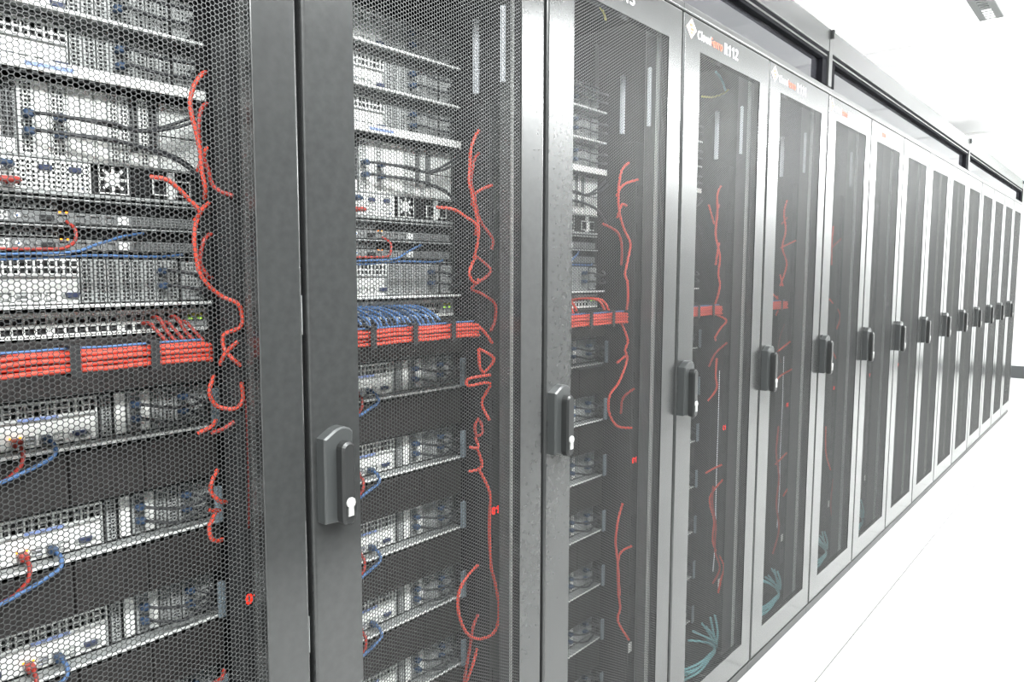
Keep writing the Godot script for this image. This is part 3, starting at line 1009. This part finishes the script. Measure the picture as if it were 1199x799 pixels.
func make_twin() -> Node3D:
	# two flat 1U nodes in one 2U sleeve
	var t := Node3D.new()
	t.set_meta("called", "twin_node_server")
	t.set_meta("category", "server")
	part("sleeve", span(Vector3(0.10, 0.002, -0.95), Vector3(0.56, 0.083, FACE - 0.016), 0.001), M.inside, t)
	for r in 2:
		var y := 0.005 + r * 0.040
		var nd := part("node", span(Vector3(0.105, y, FACE - 0.015), Vector3(0.555, y + 0.017, FACE - 0.004), 0.0006), M.node, t)
		part("rail", span(Vector3(0.105, y + 0.0345, FACE - 0.01), Vector3(0.555, y + 0.0370, FACE + 0.006), 0.0006), M.steel, nd)
		part("intake", sheet(0.23, 0.012, 34, 2, 0.75, 0.7), M.dull, nd, Vector3(0.225, y + 0.0265, FACE - 0.006))
		part("intake", sheet(0.19, 0.012, 28, 2, 0.75, 0.7), M.inside, nd, Vector3(0.447, y + 0.0265, FACE - 0.006))
		part("vent", sheet(0.030, 0.013, 5, 2, 0.62, 0.62), M.bright, nd, Vector3(0.262, y + 0.009, FACE - 0.003))
		part("button", extrude(disc(0.0042, 14), -0.004, 0.001, 0.0008), M.white_metal, nd, Vector3(0.2885, y + 0.009, FACE - 0.003))
		part("button_eye", extrude(disc(0.0015, 8), 0.001, 0.0015), M.blue, nd, Vector3(0.2885, y + 0.009, FACE - 0.003))
		for x in [0.300, 0.310]:
			part("stud", extrude(disc(0.0022, 8), -0.004, 0.002), M.port, nd, Vector3(x, y + 0.010, FACE - 0.003))
		part("serial_port", box(0.019, 0.0075, 0.004, 0.001), M.black, nd, Vector3(0.3265, y + 0.008, FACE))
		for x in [0.347, 0.3715, 0.392, 0.4135]:
			part("network_port", socket(0.012, 0.0095, 0.0012, 0.008, M.port, M.hole), null, nd, Vector3(x, y + 0.0085, FACE - 0.002))
		part("blank", box(0.016, 0.013, 0.003, 0.0006), M.bright, nd, Vector3(0.4335, y + 0.0085, FACE - 0.001))
		part("vent", sheet(0.10, 0.013, 16, 3, 0.7, 0.7), M.node, nd, Vector3(0.497, y + 0.0085, FACE - 0.002))
		for x in [0.343, 0.352]:
			part("status_led", box(0.0028, 0.0024, 0.001), M.led_orange, nd, Vector3(x, y + 0.0165, FACE + 0.0006))
	return t

func make_switch() -> Node3D:
	var t := Node3D.new()
	t.set_meta("called", "network_switch")
	t.set_meta("category", "switch")
	part("chassis", span(Vector3(0.10, 0.002, -0.75), Vector3(0.564, 0.041, FACE - 0.004), 0.0008), M.inside, t)
	part("face_strip", span(Vector3(0.10, 0.0345, FACE - 0.004), Vector3(0.564, 0.0405, FACE), 0.0005), M.white_metal, t)
	part("face_strip", span(Vector3(0.10, 0.0185, FACE - 0.004), Vector3(0.51, 0.0215, FACE), 0.0003), M.white_metal, t)
	part("vent_strip", sheet(0.464, 0.005, 110, 1, 0.55, 0.5, 0.002, 0.0), M.white_metal, t, Vector3(0.332, 0.0048, FACE))
	for g in 4:
		var gx := 0.1275 + g * 0.0995
		part("group_strip", vent(0.008, 0.0265, 2, 8), M.white_metal, t, Vector3(gx - 0.0042, 0.0205, FACE))
		part("screw", extrude(disc(0.003, 10), 0.0, 0.0015, 0.0004), M.white_metal, t, Vector3(gx - 0.0042, 0.0075, FACE))
		for c in 6:
			for r in 2:
				part("network_port", socket(0.0118, 0.0092, 0.0014, 0.010, M.white_metal, M.hole), null, t, Vector3(gx + 0.0076 + c * 0.0152, 0.0128 + r * 0.0152, FACE - 0.001))
	part("uplink_plate", span(Vector3(0.522, 0.0075, FACE - 0.004), Vector3(0.564, 0.0345, FACE), 0.0005), M.steel, t)
	for c in 2:
		part("uplink_port", socket(0.0135, 0.0085, 0.0012, 0.010, M.port, M.hole), null, t, Vector3(0.534 + c * 0.0165, 0.0155, FACE + 0.0005))
		part("status_led", box(0.006, 0.0022, 0.001), M.led_green, t, Vector3(0.534 + c * 0.0165, 0.0225, FACE + 0.0015))
	part("sticker", box(0.026, 0.005, 0.0005), M.yellow, t, Vector3(0.5425, 0.0295, FACE + 0.0008))
	return t

const RINGS := [0.197, 0.300, 0.404]
func make_manager() -> Node3D:
	var t := Node3D.new()
	t.set_meta("called", "cable_manager")
	t.set_meta("category", "cable manager")
	part("plate", span(Vector3(0.10, 0.002, LIP - 0.02), Vector3(0.56, 0.083, LIP), 0.001), M.blank, t)
	for x in RINGS:
		var b := nb()
		add_box(b, Vector3(-0.0062, 0.044, -0.13), Vector3(0.0062, 0.0475, -0.084), 0.0008)
		add_box(b, Vector3(-0.0062, 0.0835, -0.13), Vector3(0.0062, 0.087, -0.084), 0.0008)
		add_box(b, Vector3(-0.0062, 0.044, -0.0839), Vector3(0.0062, 0.087, -0.0805), 0.0008)
		add_box(b, Vector3(-0.0062, 0.060, LIP), Vector3(0.0062, 0.068, -0.1301), 0.0008)
		add_box(b, Vector3(-0.0062, 0.044, -0.1335), Vector3(0.0062, 0.087, -0.1302), 0.0008)
		part("ring", commit([b]), M.black, t, Vector3(x, 0, 0))
	return t

func make_bundle(blue_too: bool) -> Node3D:
	var t := Node3D.new()
	t.set_meta("called", "cable_bundle")
	t.set_meta("category", "cable bundle")
	var rng := RandomNumberGenerator.new()
	rng.seed = 11
	for r in 4:
		for c in 4:
			var y := 0.053 + r * 0.0072
			var z := -0.0905 - c * 0.0085 - (0.003 if r % 2 else 0.0)
			var pts := []
			for k in 9:
				pts.append(Vector3(0.12 + k * 0.045, y + rng.randf_range(-0.0011, 0.0011), z + rng.randf_range(-0.0008, 0.0008)))
			var last: Vector3 = pts[-1]
			pts.append(last + Vector3(0.014, -0.002, -0.006))
			pts.append(last + Vector3(0.024, -0.006 - 0.004 * r, -0.03))
			part("cable", tube(pts, 0.0036, 3, 6), M.red, t)
	if blue_too:
		var pts2 := []
		for k in 9:
			pts2.append(Vector3(0.12 + k * 0.045, 0.0815 + rng.randf_range(-0.0006, 0.0014), -0.1 + rng.randf_range(-0.002, 0.002)))
		part("cable", tube(pts2, 0.0022, 3, 6), M.blue, t)
	return t

func make_blank() -> Node3D:
	var t := Node3D.new()
	t.set_meta("called", "blanking_panel")
	t.set_meta("category", "blanking panel")
	var xs := [0.10, 0.217, 0.327, 0.437, 0.56]
	for k in 4:
		part("plate", span(Vector3(xs[k] + 0.0008, 0.001, LIP - 0.012), Vector3(xs[k + 1] - 0.0008, 2 * U - 0.0055, LIP - 0.001), 0.0012), M.blank, t)
	part("backing", span(Vector3(0.10, 0.001, LIP - 0.03), Vector3(0.56, 2 * U - 0.0055, LIP - 0.0125)), M.inside, t)
	return t

func make_pdu() -> Node3D:
	var t := Node3D.new()
	t.set_meta("called", "power_strip")
	t.set_meta("category", "power strip")
	part("body", span(Vector3(-0.022, 0.22, -0.145), Vector3(0.022, 1.80, -0.102), 0.002), M.inside, t)
	part("display", box(0.026, 0.022, 0.002, 0.0005), M.black, t, Vector3(-0.004, 0.897, -0.1005))
	part("digits", text_mesh("01", 0.024, 700), M.led_red, t, Vector3(-0.0165, 0.884, -0.1002))
	for k in 14:
		if k == 6:
			continue
		part("outlet", socket(0.022, 0.028, 0.002, 0.012, M.black, M.hole), null, t, Vector3(0, 0.30 + k * 0.105, -0.1012))
	return t

const SERVERS_UP := [1.887, 1.802, 1.717]
var NTH := ["first", "second", "third", "fourth", "fifth", "sixth", "seventh", "eighth", "ninth", "tenth", "eleventh", "twelfth", "thirteenth", "fourteenth", "fifteenth", "sixteenth", "seventeenth", "eighteenth", "nineteenth", "twentieth", "twenty-first", "twenty-second"]
var DISKS := []
var cable_count := 0

func build_equipment() -> void:
	for j in 7:
		DISKS.append(1.165 - j * 4 * U)
	var plain := make_server("plain")
	var disk := make_server("disk")
	var big := make_big_server()
	var twin := make_twin()
	var sw := make_switch()
	var man := make_manager()
	var bundle := make_bundle(true)
	var blank := make_blank()
	var pdu := make_pdu()
	var lip_mesh := span(Vector3(0.10, 0.0005, LIP + 0.0002), Vector3(0.56, 0.0165, LIP + 0.0012), 0.0004)
	var order := ["first", "second", "third", "fourth", "fifth", "sixth", "seventh"]
	for k in range(-1, 4):
		var X := Vector3(k * PITCH, 0, 0)
		var rk := rack_name(k)
		for j in 3:
			var s := copy_of(plain, "%s light grey 2U server in the upper stack of the %s" % [["topmost", "middle", "lowest"][j], rk], X + Vector3(0, SERVERS_UP[j], 0))
			s.set_meta("group", "2U servers in the racks")
			if j == 2:
				part("front_lip", lip_mesh, M.white_metal, s)
				part("sticker", box(0.063, 0.006, 0.0004), M.sticker, s, Vector3(0.330, 0.0085, LIP + 0.0016))
		copy_of(big, "tall white 4U server with full-height slots and a fan, %s" % rk, X + Vector3(0, 1.545, 0)).set_meta("group", "4U servers in the racks")
		copy_of(twin, "dark flat twin server with two thin nodes under the 4U server, %s" % rk, X + Vector3(0, 1.462, 0)).set_meta("group", "twin servers in the racks")
		copy_of(plain, "light grey 2U server just above the network switch, %s" % rk, X + Vector3(0, 1.377, 0)).set_meta("group", "2U servers in the racks")
		copy_of(sw, "white network switch with two rows of ports above the red bundle, %s" % rk, X + Vector3(0, 1.334, 0)).set_meta("group", "network switches in the racks")
		copy_of(man, "black cable manager with rings around the red bundle, %s" % rk, X + Vector3(0, 1.2505, 0)).set_meta("group", "cable managers in the racks")
		copy_of(bundle, "thick bundle of red cables running across the %s" % rk, X + Vector3(0, 1.2505, 0)).set_meta("group", "red cable bundles in the racks")
		for j in 7:
			var s2 := copy_of(disk, "light grey 2U server with blue sticker, %s below the red bundle in the %s" % [order[j], rk], X + Vector3(0, DISKS[j], 0))
			s2.set_meta("group", "2U servers below the red bundles")
			copy_of(blank, "black blanking panel right under the %s server below the red bundle, %s" % [order[j], rk], X + Vector3(0, DISKS[j] - 2 * U + 0.003, 0)).set_meta("group", "blanking panels in the racks")
	for k in range(-1, 7):
		var p := copy_of(pdu, "black vertical power strip with red digits inside the %s" % rack_name(k), Vector3(k * PITCH + 0.556, 0, 0))
		p.set_meta("group", "power strips in the racks")
	for n in [plain, disk, big, twin, sw, man, bundle, blank, pdu]:
		n.free()

# ------------------------------------------------------------------ cables and small things
func beside_what(y: float) -> String:
	if y > 1.72:
		return "the upper servers"
	if y > 1.547:
		return "the 4U server"
	if y > 1.46:
		return "the twin server"
	if y > 1.377:
		return "the server above the switch"
	if y > 1.25:
		return "the red bundle"
	var n := int((1.25 - y) / (4 * U))
	return "the %s server below the bundle" % ["first", "second", "third", "fourth", "fifth", "sixth", "seventh"][clampi(n, 0, 6)]

func build_cables() -> void:
	var order := ["first", "second", "third", "fourth", "fifth", "sixth", "seventh"]
	# red cables looping down the right side of each rack: points (x, y) within the rack
	for k in STRANDS:
		var list: Array = STRANDS[k]
		var said := {}
		for i in list.size():
			var z := -0.100 - 0.008 * ((i * 7) % 3)
			var pts := []
			var src: Array = list[i]
			var length := 0.0
			for j in src.size():
				var dz := 0.0
				if j == 0 or j == src.size() - 1:
					dz = -0.012
				var zz := z + dz
				if src[j][0] > 0.524:
					zz = maxf(zz, -0.094)   # passes in front of the power strip
				pts.append(Vector3(src[j][0], src[j][1], zz))
				if j:
					length += pts[j].distance_to(pts[j - 1])
			var y_mid: float = (src[0][1] + src[-1][1]) / 2
			var size_word := "long" if length > 0.2 else ("short" if length < 0.07 else "curved")
			var beside := beside_what(y_mid)
			var lab := "%s red cable beside %s, %s" % [size_word, beside, rack_name(k)]
			if said.has(lab):
				said[lab] += 1
				lab = "%s %s" % [["another", "a third", "a fourth", "a fifth", "a sixth"][said[lab] - 2], lab]
			else:
				said[lab] = 1
			var faint := src.size() == 4 and length > 0.2   # a thin dark strand hanging straight down
			single("red_cable", tube(pts, 0.0016 if faint else 0.0034, 5, 7), M.maroon if faint else (M.red if i % 4 != 1 else M.darkred), lab, "cable", Vector3(k * PITCH, 0, 0), "red cables at the sides of the racks")
	# patch cords of the servers below the bundle
	var red_patch := tube([Vector3(0.269, 0.022, FACE + 0.003), Vector3(0.270, 0.021, FACE + 0.018), Vector3(0.270, 0.012, FACE + 0.030), Vector3(0.266, -0.002, FACE + 0.036), Vector3(0.256, -0.014, FACE + 0.036), Vector3(0.240, -0.024, FACE + 0.036), Vector3(0.19, -0.038, FACE + 0.034)], 0.0032, 4, 7)
	var blue_patch := tube([Vector3(0.307, 0.022, FACE + 0.003), Vector3(0.309, 0.021, FACE + 0.018), Vector3(0.311, 0.012, FACE + 0.030), Vector3(0.306, 0.001, FACE + 0.037), Vector3(0.288, -0.007, FACE + 0.038), Vector3(0.262, -0.016, FACE + 0.040), Vector3(0.20, -0.034, FACE + 0.042)], 0.0032, 4, 7)
	var boot := box(0.0125, 0.011, 0.0165, 0.002)
	var cords := {}
	var ends := [[0.4345, 0.057, 0.545, 0.050], [0.4345, 0.034, 0.545, 0.040], [0.511, 0.060, 0.572, 0.050], [0.511, 0.036, 0.572, 0.034]]
	for e in ends.size():
		var q = ends[e]
		var mid := Vector3((q[0] + q[2]) / 2, q[1] - 0.010, FACE + 0.030 + 0.004 * (e % 2))
		cords[e] = tube([Vector3(q[0] + 0.004, q[1], FACE + 0.004), Vector3(q[0] + 0.014, q[1] - 0.001, FACE + 0.024), mid, Vector3(q[2] - 0.012, q[3], FACE + 0.030), Vector3(q[2] + 0.004, q[3] + 0.002, FACE + 0.008)], 0.0028, 4, 6)
	var plug := box(0.014, 0.010, 0.0155, 0.002)
	for k in range(-1, 3):
		var rk := rack_name(k)
		for j in 7:
			var at := Vector3(k * PITCH, DISKS[j], 0)
			var t := thing("red_patch_cable", "short red patch cable at the %s server below the bundle, %s" % [order[j], rk], "cable", at, "red patch cables")
			part("cord", red_patch, M.darkred, t)
			part("plug", boot, M.darkred, t, Vector3(0.269, 0.022, FACE + 0.018))
			for x in [0.2625, 0.2755]:
				part("status_led", box(0.0026, 0.0026, 0.001), M.led_orange, t, Vector3(x, 0.0285, FACE + 0.0012))
			var t2 := thing("blue_patch_cable", "short blue patch cable at the %s server below the bundle, %s" % [order[j], rk], "cable", at, "blue patch cables")
			part("cord", blue_patch, M.blue, t2)
			part("plug", boot, M.navy, t2, Vector3(0.307, 0.022, FACE + 0.018))
			for e in 4:
				var t3 := thing("black_cord", "%s black cord at %s card of %s server below bundle, %s" % ["lower" if e % 2 else "upper", "left" if e < 2 else "right", order[j], rk], "cable", at, "black cords at the servers")
				part("cord", cords[e], M.cord, t3)
				part("plug", plug, M.navy, t3, Vector3(ends[e][0] + 0.001, ends[e][1], FACE + 0.016))
	# cords at the upper servers
	for k in range(-1, 3):
		var rk2 := rack_name(k)
		for j in 4:
			var yb: float = SERVERS_UP[j] if j < 3 else 1.377
			for e in 2:
				var x0 := 0.436 if j < 3 else 0.487
				var y0 := yb + 0.060 - e * 0.024
				var t4 := thing("black_cord", "%s black cord at the %s, %s" % ["lower" if e else "upper", ["topmost 2U server of the upper stack", "middle 2U server of the upper stack", "lowest 2U server of the upper stack", "2U server above the switch"][j], rk2], "cable", Vector3(k * PITCH, 0, 0), "black cords at the servers")
				part("cord", tube([Vector3(x0, y0, FACE + 0.004), Vector3(x0 + 0.012, y0, FACE + 0.026), Vector3(x0 + 0.05, y0 - 0.006, FACE + 0.034), Vector3(0.555, y0 - 0.002, FACE + 0.032), Vector3(0.574, y0 + 0.006, FACE + 0.012)], 0.0028, 4, 6), M.cord, t4)
				part("plug", plug, M.navy, t4, Vector3(x0, y0, FACE + 0.016))
		# four cords across the slots of the 4U server
		for e in 4:
			var xs: float = 0.3065 if e < 2 else 0.3475
			var ys := 1.6605 if e % 2 == 0 else 1.636
			var fan_out := 0.03 if e % 2 == 0 else -0.035
			var t5 := thing("black_cord", "%s black cord across the 4U server from its %s card, %s" % ["lower" if e % 2 else "upper", "left" if e < 2 else "right", rk2], "cable", Vector3(k * PITCH, 0, 0), "black cords at the servers")
			var dz := 0.0 if e < 2 else 0.007
			part("cord", tube([Vector3(xs, ys, FACE + 0.004), Vector3(xs + 0.014, ys, FACE + 0.022), Vector3(xs + 0.06, ys - 0.002, FACE + 0.030 + dz), Vector3(0.45, ys - 0.006 - dz * 0.4, FACE + 0.032 + dz), Vector3(0.51, ys + fan_out * 0.5 - dz, FACE + 0.032 + dz), Vector3(0.556, ys + fan_out * 1.4 - dz * 1.5, FACE + 0.03 + dz)], 0.0029, 4, 6), M.cord, t5)
			part("plug", plug, M.navy, t5, Vector3(xs, ys, FACE + 0.016))
		# cables in front of the twin server
		single("blue_cable", tube([Vector3(0.12, 1.452, -0.19), Vector3(0.24, 1.458, -0.19), Vector3(0.335, 1.463, -0.19), Vector3(0.37, 1.474, -0.195), Vector3(0.42, 1.490, -0.215), Vector3(0.46, 1.497, -0.24)], 0.0024, 4, 6), M.blue, "blue cable rising to the right across the twin server, %s" % rk2, "cable", Vector3(k * PITCH, 0, 0), "blue cables at the twin servers")
		single("blue_cable", tube([Vector3(0.12, 1.447, -0.195), Vector3(0.26, 1.452, -0.195), Vector3(0.36, 1.459, -0.195), Vector3(0.46, 1.459, -0.2), Vector3(0.52, 1.464, -0.235)], 0.0024, 4, 6), M.blue, "lower blue cable lying flat under the twin server, %s" % rk2, "cable", Vector3(k * PITCH, 0, 0), "blue cables at the twin servers")
		single("red_node_cable", tube([Vector3(0.12, 1.464, -0.20), Vector3(0.30, 1.467, -0.20), Vector3(0.335, 1.470, -0.205), Vector3(0.352, 1.482, -0.215), Vector3(0.354, 1.498, -0.22), Vector3(0.350, 1.510, -0.24)], 0.0026, 4, 6), M.darkred, "dark red cable at the front of the twin server, %s" % rk2, "cable", Vector3(k * PITCH, 0, 0), "red cables at the twin servers")
		single("blue_cable", tube([Vector3(0.279, 1.585, FACE), Vector3(0.276, 1.585, FACE + 0.03), Vector3(0.25, 1.586, FACE + 0.035), Vector3(0.16, 1.59, FACE + 0.03)], 0.0045, 4, 7), M.navy, "thick blue cable plugged into the 4U server, %s" % rk2, "cable", Vector3(k * PITCH, 0, 0), "blue cables at the 4U servers")
		single("red_node_cable", tube([Vector3(0.279, 1.563, FACE), Vector3(0.284, 1.563, FACE + 0.03), Vector3(0.26, 1.562, FACE + 0.038), Vector3(0.16, 1.560, FACE + 0.03)], 0.0045, 4, 7), M.darkred, "thick red cable plugged into the 4U server, %s" % rk2, "cable", Vector3(k * PITCH, 0, 0), "red cables at the 4U servers")
	# patch cords of the switches: a few red ones in the first rack, a full blue set in the second, red loops in the third
	var rng := RandomNumberGenerator.new()
	rng.seed = 5
	for c in 5:
		var xx := 0.455 + c * 0.0145
		single("switch_patch_cable", tube([Vector3(xx, 1.352 + 0.01 * (c % 2), FACE), Vector3(xx + 0.002, 1.352 + 0.008 * (c % 2), FACE + 0.025), Vector3(xx + 0.010, 1.338, FACE + 0.035), Vector3(xx + 0.018, 1.322, FACE + 0.05)], 0.0033, 4, 6), M.darkred, "dark red patch cable at the switch of the leftmost rack, %s from its left" % NTH[c], "cable", Vector3(-PITCH, 0, 0), "red patch cables at the switches")
	for c in 22:
		var xx2 := 0.135 + c * 0.0122
		var row := c % 2
		var jx := rng.randf_range(-0.004, 0.004)
		single("switch_patch_cable", tube([Vector3(xx2, 1.348 + 0.014 * row, FACE), Vector3(xx2 + 0.002, 1.351 + 0.014 * row, FACE + 0.03), Vector3(xx2 + 0.008 + jx, 1.352 + 0.010 * row, FACE + 0.075), Vector3(xx2 + 0.016 + jx, 1.346 + rng.randf_range(-0.002, 0.004), FACE + 0.11), Vector3(xx2 + 0.022 + jx, 1.330, FACE + 0.118)], 0.0030, 4, 6), M.blue if c % 5 else M.navy, "blue patch cable at the switch of the second rack, %s from its left" % NTH[c], "cable", Vector3.ZERO, "blue patch cables at the switch")
	for c in 7:
		var xx3 := 0.20 + c * 0.019 + (0.11 if c > 4 else 0.0)
		single("switch_patch_cable", tube([Vector3(xx3, 1.356, FACE), Vector3(xx3 + 0.002, 1.366, FACE + 0.05), Vector3(xx3 + 0.018, 1.362, FACE + 0.1), Vector3(xx3 + 0.03, 1.330, FACE + 0.115)], 0.0033, 4, 6), M.red, "red patch cable at the switch of the third rack, %s from its left" % NTH[c], "cable", Vector3(PITCH, 0, 0), "red patch cables at the switches")
	# pale cable-arm brackets beside the servers
	for k in range(-1, 3):
		for j in 7:
			single("cable_bracket", span(Vector3(0.543, 0.010, -0.203), Vector3(0.556, 0.074, -0.197), 0.001), M.pale, "pale blue-grey bracket beside the %s server below the bundle, %s" % [order[j], rack_name(k)], "bracket", Vector3(k * PITCH, DISKS[j], 0), "brackets beside the servers")
	# pale vertical strips high at the right side
	for k in range(0, 5):
		single("pale_strip", span(Vector3(0.549, 1.83, -0.166), Vector3(0.560, 1.99, -0.155), 0.001), M.strip, "pale vertical strip high inside the %s, nearer the servers" % rack_name(k), "cable duct", Vector3(k * PITCH, 0, 0), "pale strips high in the racks")
		single("pale_strip", span(Vector3(0.527, 1.835, -0.066), Vector3(0.536, 1.99, -0.058), 0.001), M.strip, "pale vertical strip high inside the %s, nearer the hinge side" % rack_name(k), "cable duct", Vector3(k * PITCH, 0, 0), "pale strips high in the racks")
	# white tags hanging low at the power strips
	for k in range(1, 6):
		single("paper_tag", span(Vector3(0.535, 0.322, -0.0995), Vector3(0.553, 0.352, -0.0988)), M.tag, "small white tag low on the power strip of the %s" % rack_name(k), "tag", Vector3(k * PITCH, 0, 0), "white tags on the power strips")
	# turquoise cables on the floor of the further racks, tied together
	for k in range(2, 6):
		var tb := thing("turquoise_cable_bundle", "tied bunch of turquoise cables low in the %s" % rack_name(k), "cable bundle", Vector3(k * PITCH, 0, 0), "turquoise cable bunches low in the racks")
		for c in 7:
			var a := rng.randf_range(-0.02, 0.02)
			var d := rng.randf_range(-0.02, 0.02)
			var side := float(c) / 6.0
			var pts := [Vector3(0.29 + 0.02 * (c % 3) + d, 0.074 + 0.010 * (c % 4), -0.115 + 0.008 * (c % 3)), Vector3(0.37 + a, 0.082 + 0.008 * (c % 4), -0.085 - 0.006 * (c % 2)), Vector3(0.445 + 0.3 * a, 0.094 + 0.006 * (c % 4), -0.085), Vector3(0.508 + 0.004 * (c % 3), 0.102 + 0.004 * (c % 4), -0.09), Vector3(lerpf(0.455, 0.535, side), 0.155 + d * 0.4, -0.095 - 0.01 * (c % 2)), Vector3(lerpf(0.35, 0.548, side), 0.205 + d, -0.115)]
			part("cable", tube(pts, 0.0040, 5, 6), M.teal, tb)
		part("tie", tube([Vector3(0.503, 0.096, -0.083), Vector3(0.513, 0.094, -0.092), Vector3(0.521, 0.110, -0.099), Vector3(0.512, 0.124, -0.09), Vector3(0.503, 0.112, -0.082), Vector3(0.503, 0.096, -0.083)], 0.002, 4, 5), M.cord, tb)
	# thin cords seen at the top and side of the further racks
	single("yellow_cord", tube([Vector3(0.337, 2.128, -0.12), Vector3(0.365, 2.121, -0.12), Vector3(0.388, 2.112, -0.12), Vector3(0.417, 2.10, -0.13)], 0.003, 4, 6), M.yellow, "thin yellow cord near the top of the third rack", "cable", Vector3(PITCH, 0, 0))
	single("yellow_cord", tube([Vector3(0.357, 1.999, -0.12), Vector3(0.417, 2.007, -0.115), Vector3(0.498, 2.033, -0.115), Vector3(0.545, 2.055, -0.12)], 0.003, 4, 6), M.yellow, "thin yellow cord near the top of the fourth rack", "cable", Vector3(2 * PITCH, 0, 0))
	single("turquoise_cable", tube([Vector3(0.449, 2.095, -0.12), Vector3(0.495, 2.079, -0.12), Vector3(0.535, 2.052, -0.125)], 0.0035, 4, 6), M.teal, "short turquoise cord near the top of the fourth rack", "cable", Vector3(2 * PITCH, 0, 0))
	for k in [2, 3]:
		single("white_cord", tube([Vector3(0.531, 1.10, -0.115), Vector3(0.528, 0.90, -0.112), Vector3(0.526, 0.72, -0.113), Vector3(0.530, 0.53, -0.112), Vector3(0.527, 0.38, -0.115)], 0.0016, 4, 5), M.strip, "thin white cord hanging beside the power strip of the %s" % rack_name(k), "cable", Vector3(k * PITCH, 0, 0), "white cords beside the power strips")
